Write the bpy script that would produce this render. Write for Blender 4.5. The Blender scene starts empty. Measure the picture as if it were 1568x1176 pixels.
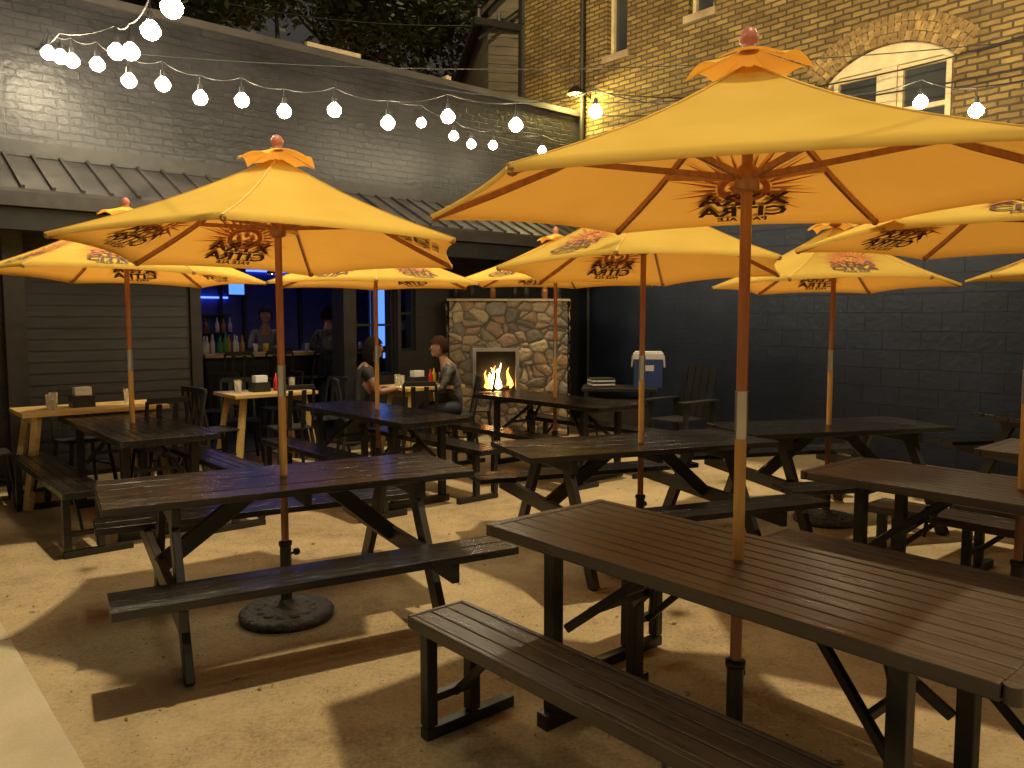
import bpy, math, random
from mathutils import Vector, Matrix, noise
random.seed(7)
S=bpy.context.scene
S.view_settings.view_transform='Standard'; S.view_settings.look='None'; S.view_settings.exposure=0
# ---------------------------------------------------------------- materials
def nt(m):
    m.use_nodes=True; t=m.node_tree; t.nodes.clear(); return t
def mat(name,col,rough=.6,metal=0,var=.15,scale=8,bump=0.0,bscale=40,spec=.5,coat=0,stretch=None,rvar=0):
    m=bpy.data.materials.new(name); t=nt(m); N=t.nodes; L=t.links
    o=N.new('ShaderNodeOutputMaterial'); p=N.new('ShaderNodeBsdfPrincipled'); L.new(p.outputs[0],o.inputs[0])
    p.inputs['Roughness'].default_value=rough; p.inputs['Metallic'].default_value=metal
    p.inputs['Specular IOR Level'].default_value=spec; p.inputs['Coat Weight'].default_value=coat
    tc=N.new('ShaderNodeTexCoord'); vec=tc.outputs['Object']
    if stretch:
        mp=N.new('ShaderNodeMapping'); mp.inputs['Scale'].default_value=stretch; L.new(vec,mp.inputs[0]); vec=mp.outputs[0]
    n=N.new('ShaderNodeTexNoise'); n.inputs['Scale'].default_value=scale; n.inputs['Detail'].default_value=6; L.new(vec,n.inputs[0])
    r=N.new('ShaderNodeValToRGB'); r.color_ramp.elements[0].position=.3; r.color_ramp.elements[1].position=.7
    r.color_ramp.elements[0].color=tuple(c*(1-var) for c in col)+(1,); r.color_ramp.elements[1].color=tuple(min(1,c*(1+var)) for c in col)+(1,)
    L.new(n.outputs[0],r.inputs[0]); L.new(r.outputs[0],p.inputs['Base Color'])
    if rvar:
        q=N.new('ShaderNodeMapRange'); q.inputs['From Min'].default_value=.3;q.inputs['From Max'].default_value=.7
        q.inputs['To Min'].default_value=max(0.05,rough-rvar); q.inputs['To Max'].default_value=rough+rvar
        L.new(n.outputs[0],q.inputs[0]); L.new(q.outputs[0],p.inputs['Roughness'])
    if bump:
        n2=N.new('ShaderNodeTexNoise'); n2.inputs['Scale'].default_value=bscale; n2.inputs['Detail'].default_value=5; L.new(vec,n2.inputs[0])
        b=N.new('ShaderNodeBump'); b.inputs['Strength'].default_value=bump; b.inputs['Distance'].default_value=.02
        L.new(n2.outputs[0],b.inputs['Height']); L.new(b.outputs[0],p.inputs['Normal'])
    return m
def emat(name,col,s):
    m=bpy.data.materials.new(name); t=nt(m); o=t.nodes.new('ShaderNodeOutputMaterial'); e=t.nodes.new('ShaderNodeEmission')
    e.inputs[0].default_value=tuple(col)+(1,); e.inputs[1].default_value=s; t.links.new(e.outputs[0],o.inputs[0]); return m
def brickmat(name,c1,c2,mortar,w,h,ms,rough,bump,spec=.4,lo=(.5,.48,.45),warp=.012,nb=22):
    m=bpy.data.materials.new(name); t=nt(m); N=t.nodes; L=t.links
    o=N.new('ShaderNodeOutputMaterial'); p=N.new('ShaderNodeBsdfPrincipled'); L.new(p.outputs[0],o.inputs[0])
    p.inputs['Specular IOR Level'].default_value=spec
    tc=N.new('ShaderNodeTexCoord'); sp=N.new('ShaderNodeSeparateXYZ'); L.new(tc.outputs['Object'],sp.inputs[0])
    cb=N.new('ShaderNodeCombineXYZ'); L.new(sp.outputs[0],cb.inputs[0]); L.new(sp.outputs[2],cb.inputs[1])
    wn=N.new('ShaderNodeTexNoise'); wn.inputs['Scale'].default_value=9; L.new(tc.outputs['Object'],wn.inputs[0])
    wm=N.new('ShaderNodeVectorMath'); wm.operation='MULTIPLY_ADD'; L.new(wn.outputs['Color'],wm.inputs[0]); wm.inputs[1].default_value=(warp,warp,0); L.new(cb.outputs[0],wm.inputs[2])
    b=N.new('ShaderNodeTexBrick'); L.new(wm.outputs[0],b.inputs[0]); b.inputs['Scale'].default_value=1
    b.inputs['Brick Width'].default_value=w; b.inputs['Row Height'].default_value=h; b.inputs['Mortar Size'].default_value=ms; b.inputs['Mortar Smooth'].default_value=.3
    b.inputs['Color1'].default_value=tuple(c1)+(1,); b.inputs['Color2'].default_value=tuple(c2)+(1,); b.inputs['Mortar'].default_value=tuple(mortar)+(1,)
    n=N.new('ShaderNodeTexNoise'); n.inputs['Scale'].default_value=1.3; n.inputs['Detail'].default_value=9; n.inputs['Roughness'].default_value=.72; L.new(tc.outputs['Object'],n.inputs[0])
    r=N.new('ShaderNodeValToRGB'); r.color_ramp.elements[0].position=.34; r.color_ramp.elements[0].color=tuple(lo)+(1,); r.color_ramp.elements[1].position=.64; r.color_ramp.elements[1].color=(1.0,1,1,1)
    L.new(n.outputs[0],r.inputs[0])
    mx=N.new('ShaderNodeMix'); mx.data_type='RGBA'; mx.blend_type='MULTIPLY'; mx.inputs[0].default_value=.9
    L.new(b.outputs[0],mx.inputs[6]); L.new(r.outputs[0],mx.inputs[7]); L.new(mx.outputs[2],p.inputs['Base Color'])
    q=N.new('ShaderNodeMapRange'); q.inputs['To Min'].default_value=rough-.12; q.inputs['To Max'].default_value=rough+.15; L.new(n.outputs[0],q.inputs[0]); L.new(q.outputs[0],p.inputs['Roughness'])
    n2=N.new('ShaderNodeTexNoise'); n2.inputs['Scale'].default_value=nb; n2.inputs['Detail'].default_value=6; L.new(tc.outputs['Object'],n2.inputs[0])
    ma=N.new('ShaderNodeMath'); ma.operation='MULTIPLY_ADD'; L.new(b.outputs['Fac'],ma.inputs[0]); ma.inputs[1].default_value=-1.0; L.new(n2.outputs[0],ma.inputs[2])
    bp=N.new('ShaderNodeBump'); bp.inputs['Strength'].default_value=bump; bp.inputs['Distance'].default_value=.012; L.new(ma.outputs[0],bp.inputs['Height']); L.new(bp.outputs[0],p.inputs['Normal'])
    return m
def canopymat():
    m=bpy.data.materials.new('canopy_fabric'); t=nt(m); N=t.nodes; L=t.links
    o=N.new('ShaderNodeOutputMaterial'); d=N.new('ShaderNodeBsdfDiffuse'); tr=N.new('ShaderNodeBsdfTranslucent'); mx=N.new('ShaderNodeMixShader'); mx.inputs[0].default_value=.34
    tc=N.new('ShaderNodeTexCoord'); n=N.new('ShaderNodeTexNoise'); n.inputs['Scale'].default_value=3; n.inputs['Detail'].default_value=5; L.new(tc.outputs['Object'],n.inputs[0])
    r=N.new('ShaderNodeValToRGB'); r.color_ramp.elements[0].color=(.80,.535,.105,1); r.color_ramp.elements[1].color=(.88,.61,.135,1); r.color_ramp.elements[0].position=.35;r.color_ramp.elements[1].position=.65
    L.new(n.outputs[0],r.inputs[0]); L.new(r.outputs[0],d.inputs[0])
    tr.inputs[0].default_value=(.88,.41,.07,1)
    n2=N.new('ShaderNodeTexNoise'); n2.inputs['Scale'].default_value=4.5; n2.inputs['Detail'].default_value=2; L.new(tc.outputs['Object'],n2.inputs[0])
    b=N.new('ShaderNodeBump'); b.inputs['Strength'].default_value=.25; b.inputs['Distance'].default_value=.02; L.new(n2.outputs[0],b.inputs['Height']); L.new(b.outputs[0],d.inputs['Normal'])
    L.new(d.outputs[0],mx.inputs[1]); L.new(tr.outputs[0],mx.inputs[2]); L.new(mx.outputs[0],o.inputs[0]); return m
def groundmat():
    m=bpy.data.materials.new('sandy_ground'); t=nt(m); N=t.nodes; L=t.links
    o=N.new('ShaderNodeOutputMaterial'); p=N.new('ShaderNodeBsdfPrincipled'); L.new(p.outputs[0],o.inputs[0]); p.inputs['Roughness'].default_value=.85; p.inputs['Specular IOR Level'].default_value=.25
    tc=N.new('ShaderNodeTexCoord')
    def nz(s,d,ro=.6):
        n=N.new('ShaderNodeTexNoise'); n.inputs['Scale'].default_value=s; n.inputs['Detail'].default_value=d; n.inputs['Roughness'].default_value=ro; L.new(tc.outputs['Object'],n.inputs[0]); return n
    a=nz(.8,8,.68); b=nz(48,6,.9); c=nz(5,9,.75)
    r=N.new('ShaderNodeValToRGB'); e=r.color_ramp.elements; e[0].position=.40; e[0].color=(.22,.165,.095,1); e[1].position=.62; e[1].color=(.66,.51,.29,1)
    k=e.new(.5); k.color=(.49,.375,.21,1)
    m1=N.new('ShaderNodeMath'); m1.operation='MULTIPLY_ADD'; L.new(b.outputs[0],m1.inputs[0]); m1.inputs[1].default_value=.46
    m2=N.new('ShaderNodeMath'); m2.operation='MULTIPLY'; L.new(a.outputs[0],m2.inputs[0]); m2.inputs[1].default_value=.32
    m3=N.new('ShaderNodeMath'); m3.operation='MULTIPLY_ADD'; L.new(c.outputs[0],m3.inputs[0]); m3.inputs[1].default_value=.22; L.new(m2.outputs[0],m3.inputs[2]); L.new(m3.outputs[0],m1.inputs[2])
    L.new(m1.outputs[0],r.inputs[0]); L.new(r.outputs[0],p.inputs['Base Color'])
    bp=N.new('ShaderNodeBump'); bp.inputs['Strength'].default_value=.9; bp.inputs['Distance'].default_value=.025; L.new(m1.outputs[0],bp.inputs['Height']); L.new(bp.outputs[0],p.inputs['Normal'])
    return m
M={}
M['canopy']=canopymat(); M['seam']=mat('canopy_seam',(.70,.43,.08),.8,var=.1)
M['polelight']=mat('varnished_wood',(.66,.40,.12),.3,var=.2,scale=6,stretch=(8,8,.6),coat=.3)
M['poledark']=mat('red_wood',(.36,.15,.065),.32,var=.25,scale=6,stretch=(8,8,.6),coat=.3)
M['finial']=mat('finial_wood',(.42,.14,.085),.4)
M['steel']=mat('steel',(.6,.6,.6),.3,metal=.9,var=.1)
M['red']=mat('logo_red',(.62,.16,.04),.8,var=.1); M['dark']=mat('logo_dark',(.09,.03,.02),.8,var=.1)
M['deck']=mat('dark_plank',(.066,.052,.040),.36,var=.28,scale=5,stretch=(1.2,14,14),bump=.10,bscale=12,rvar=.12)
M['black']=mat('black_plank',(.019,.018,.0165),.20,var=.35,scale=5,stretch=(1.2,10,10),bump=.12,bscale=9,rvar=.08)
M['frame']=mat('black_frame',(.018,.018,.016),.4,var=.3,bump=.1)
M['matte']=mat('black_matte',(.014,.014,.014),.7,var=.3)
M['cast']=mat('cast_base',(.085,.08,.068),.5,metal=.3,var=.6,scale=30,bump=.8,bscale=45)
M['blackbrick']=brickmat('black_painted_brick',(.048,.047,.053),(.039,.039,.044),(.036,.036,.041),.215,.075,.007,.40,1.0,spec=.5,lo=(.5,.49,.5),warp=.035,nb=14)
M['yellowbrick']=brickmat('yellow_brick',(.44,.31,.115),(.24,.16,.065),(.11,.085,.05),.205,.067,.012,.75,1.0,lo=(.42,.39,.34),warp=.024)
M['archbrick']=mat('arch_brick',(.38,.26,.10),.75,var=.45,scale=14,bump=.4)
M['archbrick2']=mat('arch_brick_dark',(.26,.17,.07),.75,var=.45,scale=14,bump=.4)
M['blueblock']=brickmat('navy_block',(.018,.027,.052),(.022,.031,.058),(.012,.017,.036),.41,.205,.006,.5,.7,spec=.4,lo=(.6,.6,.62),nb=14)
M['clap']=mat('black_siding',(.028,.026,.024),.5,var=.3,scale=4,stretch=(1,8,8),bump=.2)
M['roofmetal']=mat('roof_metal',(.065,.06,.06),.42,metal=.4,var=.45,scale=3,bump=.05)
M['trimdark']=mat('dark_trim',(.03,.027,.025),.5,var=.3)
M['coping']=mat('coping_metal',(.09,.082,.078),.5,metal=.3,var=.3,scale=2)
M['copingpale']=mat('coping_tile',(.40,.31,.19),.7,var=.3,scale=3)  # paler tile colour for roof edge pieces, window sills and mantel cap
M['white']=mat('cream_paint',(.70,.60,.38),.55,var=.15)
M['glass']=mat('window_glass',(.05,.055,.06),.08,var=.3,scale=1.5,spec=.8)
M['curtain']=mat('window_blind',(.36,.34,.30),.8,var=.15)
M['ceil']=mat('room_dark',(.03,.032,.04),.7)
M['roomwall']=mat('room_wall',(.07,.09,.20),.6)
M['pine']=mat('light_wood',(.56,.39,.15),.4,var=.2,scale=5,stretch=(1,10,10))
M['concrete']=mat('concrete_slab',(.46,.385,.25),.8,var=.16,scale=2.5,bump=.3,bscale=60)
M['bulb']=emat('bulb_glow',(1,.84,.55),145); M['socket']=mat('socket',(.02,.02,.02),.5)
M['blueled']=emat('blue_led',(.05,.10,1),6.0); M['bluescreen']=emat('blue_screen',(.10,.28,1),1.5)
M['fire1']=emat('flame_outer',(1,.32,.05),7); M['fire2']=emat('flame_inner',(1,.62,.22),16)
M['skin']=mat('skin',(.30,.16,.10),.6,var=.06)
M['hairb']=mat('hair_brown',(.035,.017,.010),.95,scale=40,stretch=(3,3,.6),spec=.1); M['hairk']=mat('hair_black',(.010,.008,.008),.95,spec=.1)
M['wht']=mat('white_plastic',(.72,.72,.70),.4,var=.05); M['blue']=mat('cooler_blue',(.03,.07,.24),.4,var=.08)
M['ketch']=mat('red_plastic',(.5,.03,.02),.35); M['must']=mat('mustard_plastic',(.75,.5,.03),.35)
def glassmat():
    m=bpy.data.materials.new('clear_glass'); t=nt(m); o=t.nodes.new('ShaderNodeOutputMaterial'); p=t.nodes.new('ShaderNodeBsdfPrincipled')
    p.inputs['Base Color'].default_value=(.85,.9,.9,1); p.inputs['Roughness'].default_value=.05; p.inputs['Transmission Weight'].default_value=.85; p.inputs['Alpha'].default_value=.4
    t.links.new(p.outputs[0],o.inputs[0]); return m
M['clear']=glassmat()
# ---------------------------------------------------------------- mesh builder
class B:
    def __init__(s): s.v=[];s.f=[];s.m=[];s.sm=[];s.mats=[]
    def mi(s,k):
        if k not in s.mats: s.mats.append(k)
        return s.mats.index(k)
    def add(s,vs,fs,k,sm=False,X=None):
        o=len(s.v); i=s.mi(k)
        for p in vs:
            p=Vector(p); s.v.append(X@p if X else p)
        for f in fs: s.f.append([o+j for j in f]); s.m.append(i); s.sm.append(sm)
    def box(s,x0,x1,y0,y1,z0,z1,k,X=None):
        v=[(x0,y0,z0),(x1,y0,z0),(x1,y1,z0),(x0,y1,z0),(x0,y0,z1),(x1,y0,z1),(x1,y1,z1),(x0,y1,z1)]
        s.add(v,[(0,3,2,1),(4,5,6,7),(0,1,5,4),(1,2,6,5),(2,3,7,6),(3,0,4,7)],k,False,X)
    def beam(s,a,b,w,h,k,up=(0,0,1),X=None):
        a=Vector(a);b=Vector(b);d=(b-a).normalized();u=Vector(up)
        sd=d.cross(u)
        if sd.length<1e-3: sd=d.cross(Vector((1,0,0)))
        sd.normalize();u=sd.cross(d).normalized()
        v=[p+sd*(i*w/2)+u*(j*h/2) for p in(a,b) for i,j in((-1,-1),(1,-1),(1,1),(-1,1))]
        s.add(v,[(0,1,2,3),(7,6,5,4),(0,4,5,1),(1,5,6,2),(2,6,7,3),(3,7,4,0)],k,False,X)
    def cyl(s,a,b,r0,r1,k,n=12,X=None,caps=True):
        a=Vector(a);b=Vector(b);d=(b-a).normalized();sd=d.cross(Vector((0,0,1)))
        if sd.length<1e-3: sd=Vector((1,0,0))
        sd.normalize();u=sd.cross(d)
        v=[];f=[]
        for p,r in((a,r0),(b,r1)):
            for i in range(n):
                t=2*math.pi*i/n; v.append(p+sd*math.cos(t)*r+u*math.sin(t)*r)
        for i in range(n): f.append((i,(i+1)%n,n+(i+1)%n,n+i))
        s.add(v,f,k,True,X)
        if caps:
            s.add(v,[tuple(range(n-1,-1,-1)),tuple(range(n,2*n))],k,False,X)
    def tube(s,pts,r,k,n=6):
        for i in range(len(pts)-1): s.cyl(pts[i],pts[i+1],r,r,k,n,caps=False)
    def lathe(s,prof,k,n=20,X=None):
        v=[];f=[]
        for (r,z) in prof:
            for i in range(n): t=2*math.pi*i/n; v.append((r*math.cos(t),r*math.sin(t),z))
        for j in range(len(prof)-1):
            for i in range(n): f.append((j*n+i,j*n+(i+1)%n,(j+1)*n+(i+1)%n,(j+1)*n+i))
        s.add(v,f,k,True,X)
    def sphere(s,c,r,k,n=12,X=None,sc=(1,1,1)):
        v=[];f=[];m=n//2
        for j in range(m+1):
            ph=math.pi*j/m
            for i in range(n):
                t=2*math.pi*i/n; v.append((c[0]+r*sc[0]*math.sin(ph)*math.cos(t),c[1]+r*sc[1]*math.sin(ph)*math.sin(t),c[2]+r*sc[2]*math.cos(ph)))
        for j in range(m):
            for i in range(n): f.append((j*n+i,(j+1)*n+i,(j+1)*n+(i+1)%n,j*n+(i+1)%n))
        s.add(v,f,k,True,X)
    def holes(s,x0,x1,z0,z1,y0,y1,hs,k):
        xs=sorted({x0,x1,*[h[0] for h in hs],*[h[1] for h in hs]}); zs=sorted({z0,z1,*[h[2] for h in hs],*[h[3] for h in hs]})
        xs=[x for x in xs if x0<=x<=x1]; zs=[z for z in zs if z0<=z<=z1]
        for i in range(len(xs)-1):
            for j in range(len(zs)-1):
                cx=(xs[i]+xs[i+1])/2;cz=(zs[j]+zs[j+1])/2
                if any(h[0]<cx<h[1] and h[2]<cz<h[3] for h in hs): continue
                s.box(xs[i],xs[i+1],y0,y1,zs[j],zs[j+1],k)
    def obj(s,name,X=None,parent=None,bevel=0):
        me=bpy.data.meshes.new(name); me.from_pydata([tuple(p) for p in s.v],[],s.f)
        for k in s.mats: me.materials.append(M[k] if isinstance(k,str) else k)
        me.polygons.foreach_set('material_index',s.m); me.polygons.foreach_set('use_smooth',s.sm); me.update()
        o=bpy.data.objects.new(name,me); S.collection.objects.link(o)
        if X is not None: o.matrix_world=X
        if parent: o.parent=parent
        if bevel:
            b=o.modifiers.new('bevel','BEVEL'); b.width=bevel; b.segments=2; b.limit_method='ANGLE'; b.angle_limit=math.radians(50)
        return o
def empty(name):
    e=bpy.data.objects.new(name,None); S.collection.objects.link(e); return e
def place(x,y,ang,z=0): return Matrix.Translation((x,y,z))@Matrix.Rotation(ang,4,'Z')
# ---------------------------------------------------------------- frames of the yard
A=math.radians(49.3); U=Vector((math.sin(A),math.cos(A),0)); V=Vector((-U.y,U.x,0)); C=Vector((1.09,12.5,0))
def frame(x,y,o):
    m=Matrix.Identity(4)
    for i in range(3): m[i][0]=x[i]; m[i][1]=y[i]; m[i][2]=(0,0,1)[i]; m[i][3]=o[i]
    return m
ML=frame(-U,-V,C)     # left building, x runs toward the viewer's left, y out to the yard
MR=frame(V,-U,C)      # right building, -x runs toward the viewer
VANG=math.atan2(V.y,V.x)
# ---------------------------------------------------------------- ground
b=B(); b.add([(-150,-150,0),(150,-150,0),(150,150,0),(-150,150,0)],[(0,1,2,3)],'g'); M['g']=groundmat(); b.obj('ground')
b=B()
e0=Vector((-1.497,2.67,0))
MS=frame(V,-U,e0)   # slab frame: y away from the yard
for i in range(-5,5):
    b.box(i*1.5+.02-.05,i*1.5+1.5-.05+.008,0,1.5,-.05,.014,'concrete'); b.box(i*1.5+.02-.05,i*1.5+1.5-.05+.008,1.512,3.2,-.05,.014,'concrete')
b.obj('pavement',MS,bevel=.006)
b=B(); M['leaf']=mat('dry_leaf',(.20,.13,.06),.8,var=.5); M['peb']=mat('pebble',(.34,.26,.17),.8,var=.6)
for i in range(4200):
    x=random.uniform(-3.2,4);y=random.uniform(1.4,8)
    s=random.uniform(.0015,.005)*(1 if random.random()<.97 else 1.7)
    b.sphere((x,y,s*.3),s,'peb',5,sc=(1,random.uniform(.6,1),.7))
b.obj('gravel')
b=B()
for i in range(170):
    x=random.uniform(-3.2,4);y=random.uniform(1.6,8); a=random.uniform(0,6.28); l=random.uniform(.006,.024); w=l*random.uniform(.25,.6)
    c,sn=math.cos(a),math.sin(a); z=.004
    b.add([(x-c*l,y-sn*l,z),(x+sn*w,y-c*w,z+.004),(x+c*l,y+sn*l,z+.002),(x-sn*w,y+c*w,z+.003)],[(0,1,2,3)],'leaf')
b.obj('fallen_leaves')
# ---------------------------------------------------------------- text for printed fabric
def textmesh(body,size,off=.0):
    cu=bpy.data.curves.new('t','FONT'); cu.body=body; cu.size=size; cu.align_x='CENTER'; cu.resolution_u=2; cu.offset=off
    ob=bpy.data.objects.new('t',cu); S.collection.objects.link(ob); bpy.context.view_layer.update()
    me=bpy.data.meshes.new_from_object(ob.evaluated_get(bpy.context.evaluated_depsgraph_get()))
    r=([tuple(v.co) for v in me.vertices],[tuple(p.vertices) for p in me.polygons])
    bpy.data.objects.remove(ob); bpy.data.meshes.remove(me); bpy.data.curves.remove(cu); return r
LOGO=[]
v,f=textmesh('XTRA',.13,.004); LOGO.append(([(x*1.05,y+.015,0) for x,y,z in v],f,'dark'))
v,f=textmesh('CITRA',.12,.004); LOGO.append(([(x*1.05,y-.085,0) for x,y,z in v],f,'dark'))
v,f=textmesh('PALE ALE',.05,.002); LOGO.append(([(x,y-.135,0) for x,y,z in v],f,'dark'))
rv=[];rf=[]
for i in range(21):
    a=math.radians(-38+i*256/20); r1=.24 if i%2 else .31
    o=len(rv); rv+= [(.11*math.cos(a-.075),.14+.11*math.sin(a-.075),0),(.11*math.cos(a+.075),.14+.11*math.sin(a+.075),0),(r1*math.cos(a),.14+r1*math.sin(a),0)]; rf.append((o,o+1,o+2))
LOGO.append((rv,rf,'red'))
rv=[];rf=[]
n=20
for i in range(n):
    a=2*math.pi*i/n; rv+=[(.102*math.cos(a),.14+.102*math.sin(a),0),(.076*math.cos(a),.14+.076*math.sin(a),0)]
for i in range(n): rf.append((2*i,2*((i+1)%n),2*((i+1)%n)+1,2*i+1))
for i in range(5):
    a=math.radians(90+i*72); o=len(rv); cx,cy=.042*math.cos(a),.14+.042*math.sin(a)
    rv+=[(cx-.02,cy,0),(cx,cy-.024,0),(cx+.02,cy,0),(cx,cy+.024,0)]; rf.append((o,o+1,o+2,o+3))
LOGO.append((rv,rf,'red'))
# ---------------------------------------------------------------- umbrella
def umbrella(x,y,rot,logos,R=1.08,tilt=(0,0),zr=1.93,za=2.385):
    b=B(); ap=R*math.cos(math.pi/6)
    T=Matrix.Translation((0,0,2.05))@Matrix.Rotation(math.radians(tilt[0]),4,'X')@Matrix.Rotation(math.radians(tilt[1]),4,'Y')@Matrix.Translation((0,0,-2.05))
    def surf(r,s,phi,off=0):
        t=r/ap; z=za-(za-zr)*t-.03*math.sin(math.pi*min(1,t))+off
        return Vector((r*math.cos(phi)-s*math.sin(phi),r*math.sin(phi)+s*math.cos(phi),z))
    nr,nc=10,8
    for i in range(6):
        phi=math.radians(rot+60*i+30); vs=[];fs=[]
        for j in range(nr+1):
            t=.03+.97*j/nr
            for k in range(nc+1):
                q=2*k/nc-1; r=ap*t*(1-.045*t*(1-q*q)); sg=-.012*math.sin(math.pi*t)*(1-q*q)
                vs.append(surf(r,q*R/2*t,phi,sg))
        for k in range(nc+1):
            q=2*k/nc-1; p=surf(ap*(1-.045*(1-q*q)),q*R/2,phi); vs.append(p+Vector((0,0,-.018)))
        for j in range(nr+1):
            for k in range(nc):
                o=j*(nc+1)+k; fs.append((o,o+1,o+nc+2,o+nc+1))
        b.add(vs,fs,'canopy',True,T)
        vs=[]
        for j in range(4):
            t=j/3
            for k in range(7):
                q=k/3-1; rr=.015+.165*t*(1-.04*(1-q*q)*t)*(1-.05*abs(q)); zz=za+.045-.075*t+.030*t*t*(1-q*q)+.008*t*math.sin(i*2.1+x)
                s=q*(.015+.165*t)*.577
                vs.append((rr*math.cos(phi)-s*math.sin(phi),rr*math.sin(phi)+s*math.cos(phi),zz))
        b.add(vs,[(j*7+k,j*7+k+1,j*7+k+8,j*7+k+7) for j in range(3) for k in range(6)],'canopy',True,T)
        ps=math.radians(rot+60*i); c,s_=math.cos(ps),math.sin(ps)
        def rib(r,dz): 
            t=r/R; return Vector((r*c,r*s_,za-(za-zr)*t-.03*math.sin(math.pi*t)+dz))
        for q in range(5):
            b.beam(rib(R*(.03+q*.19),-.016),rib(R*(.03+(q+1)*.19),-.016),.014,.02,'poledark',X=T)
        for q in range(10): b.beam(rib(R*(.03+q*.097),.001),rib(R*(.03+(q+1)*.097),.001),.010,.004,'seam',X=T)
        b.sphere(rib(R*.985,-.015),.016,'poledark',8,X=T)
        b.beam(Vector((.04*c,.04*s_,2.03)),rib(R*.52,-.022),.013,.02,'poledark',X=T)
        if i in logos:
            sc=.98*R/1.08; r0=ap-.14*sc-.075
            for vv,ff,k in LOGO:
                for off in(.008,-.013):
                    b.add([surf(r0-p[1]*sc,p[0]*sc,phi,off-.012*math.sin(math.pi*min(1,(r0-p[1]*sc)/ap))*(1-min(1,abs(p[0]*sc)/(R/2*max(.2,(r0-p[1]*sc)/ap)))**2)) for p in vv],ff,k,False,T)
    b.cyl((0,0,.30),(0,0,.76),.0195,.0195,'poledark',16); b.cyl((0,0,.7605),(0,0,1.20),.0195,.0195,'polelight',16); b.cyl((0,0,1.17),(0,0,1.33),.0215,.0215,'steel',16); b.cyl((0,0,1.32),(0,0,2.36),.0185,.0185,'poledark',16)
    b.lathe([(.02,1.98),(.04,1.99),(.042,2.04),(.03,2.06),(.02,2.07)],'poledark'); b.lathe([(.02,2.26),(.042,2.27),(.042,2.32),(.02,2.34)],'poledark')
    b.lathe([(.0,za+.03),(.03,za+.035),(.034,za+.045),(.018,za+.052),(.030,za+.065),(.032,za+.085),(.020,za+.106),(.010,za+.112),(0,za+.114)],'finial',X=T)
    b.obj('patio_umbrella',place(x,y,0))
    b=B(); b.lathe([(0,.0),(.24,.0),(.245,.03),(.235,.042),(.20,.046),(.17,.040),(.08,.050),(.045,.065),(.03,.10)],'cast',32)
    for i in range(12):
        a=i*math.pi/6; b.sphere((.125*math.cos(a),.125*math.sin(a),.042),.032,'cast',8,sc=(1,1,.3))
    b.cyl((0,0,.06),(0,0,.40),.029,.029,'frame',16); b.lathe([(.029,.385),(.034,.385),(.034,.405),(.022,.41)],'frame')
    b.cyl((.02,0,.33),(.075,0,.33),.007,.007,'frame',8); b.cyl((.075,0,.33),(.09,0,.33),.02,.02,'frame',8)
    b.obj('umbrella_base',place(x,y,1.1))
# ---------------------------------------------------------------- tables
def tableA(x,y,ang,L=1.9,W=.68,k='deck',nb=(1,-1),bo=.56,bsh=0):
    X=place(x,y,ang); b=B(); n=8; fr=.045
    pw=(W-2*fr)/n
    for i in range(n):
        y0=-W/2+fr+i*pw; b.box(-L/2+fr,L/2-fr,y0+.002,y0+pw-.002,.722,.749,k)
    b.box(-L/2+fr+.01,L/2-fr-.01,-W/2+fr,W/2-fr,.712,.7215,'frame')
    for sg in(-1,1):
        b.box(-L/2+fr,L/2-fr,sg*(W/2-fr/2)-fr/2+.001,sg*(W/2-fr/2)+fr/2-.001,.705,.751,k)
        x0=sg*(L/2-fr/2); b.box(x0-fr/2,x0+fr/2,-W/2+.02,W/2-.02,.7055,.7505,k)
        for s2 in(-1,1): b.cyl((sg*(L/2-.022),s2*(W/2-.022),.706),(sg*(L/2-.022),s2*(W/2-.022),.7502),.022,.022,k,12)
        xl=sg*(L/2-.30)
        for s2 in(-1,1): b.beam((xl,s2*.24,.06),(xl,s2*.24,.71),.055,.055,'frame')
        b.box(xl-.03,xl+.03,-.30,.30,.0,.06,'frame'); b.box(xl-.026,xl+.026,-.212,.212,.655,.71,'frame')
        for s2 in(-1,1): b.beam((xl-sg*.03,s2*.20,.38),(xl-sg*.40,s2*.05,.70),.022,.035,'frame')
        b.beam((xl-sg*.12,-.165,.465),(xl-sg*.12,.165,.465),.02,.03,'frame')
        b.cyl((xl-sg*.21,-.14,.53),(xl-sg*.21,-.08,.56),.025,.025,'frame',10); b.beam((xl-sg*.2,-.11,.55),(xl-sg*.17,-.13,.40),.015,.02,'frame')
    b.box(-L/2+.3,L/2-.3,-.03,.03,.68,.705,'frame')
    b.obj('picnic_table',X,bevel=.005)
    for s in nb:
        b=B(); W2=.27; n=3; pw=(W2-.05)/n
        for i in range(n): b.box(-L/2+.02,L/2-.02,-W2/2+.025+i*pw+.002,-W2/2+.025+(i+1)*pw-.002,.425,.45,k)
        for sg in(-1,1):
            b.box(-L/2+.02,L/2-.02,sg*(W2/2-.0125)-.0115,sg*(W2/2-.0125)+.0115,.405,.452,k); b.box(sg*(L/2-.01)-.01,sg*(L/2-.01)+.01,-W2/2+.006,W2/2-.006,.406,.4515,k)
            xl=sg*(L/2-.10)
            b.box(xl-.024,xl+.024,-.125,-.077,.05,.422,'frame'); b.box(xl-.024,xl+.024,.077,.125,.05,.422,'frame')
            b.box(xl-.024,xl+.024,-.126,.30,0,.045,'frame'); b.beam((xl-sg*.03,0,.16),(xl-sg*.30,0,.415),.02,.03,'frame')
            b.box(xl-.02,xl+.02,-.0768,.0768,.14,.17,'frame')
        b.obj('picnic_bench',X@Matrix.Translation((bsh,-s*bo,0))@Matrix.Rotation(0 if s>0 else math.pi,4,'Z'),bevel=.004)
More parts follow.
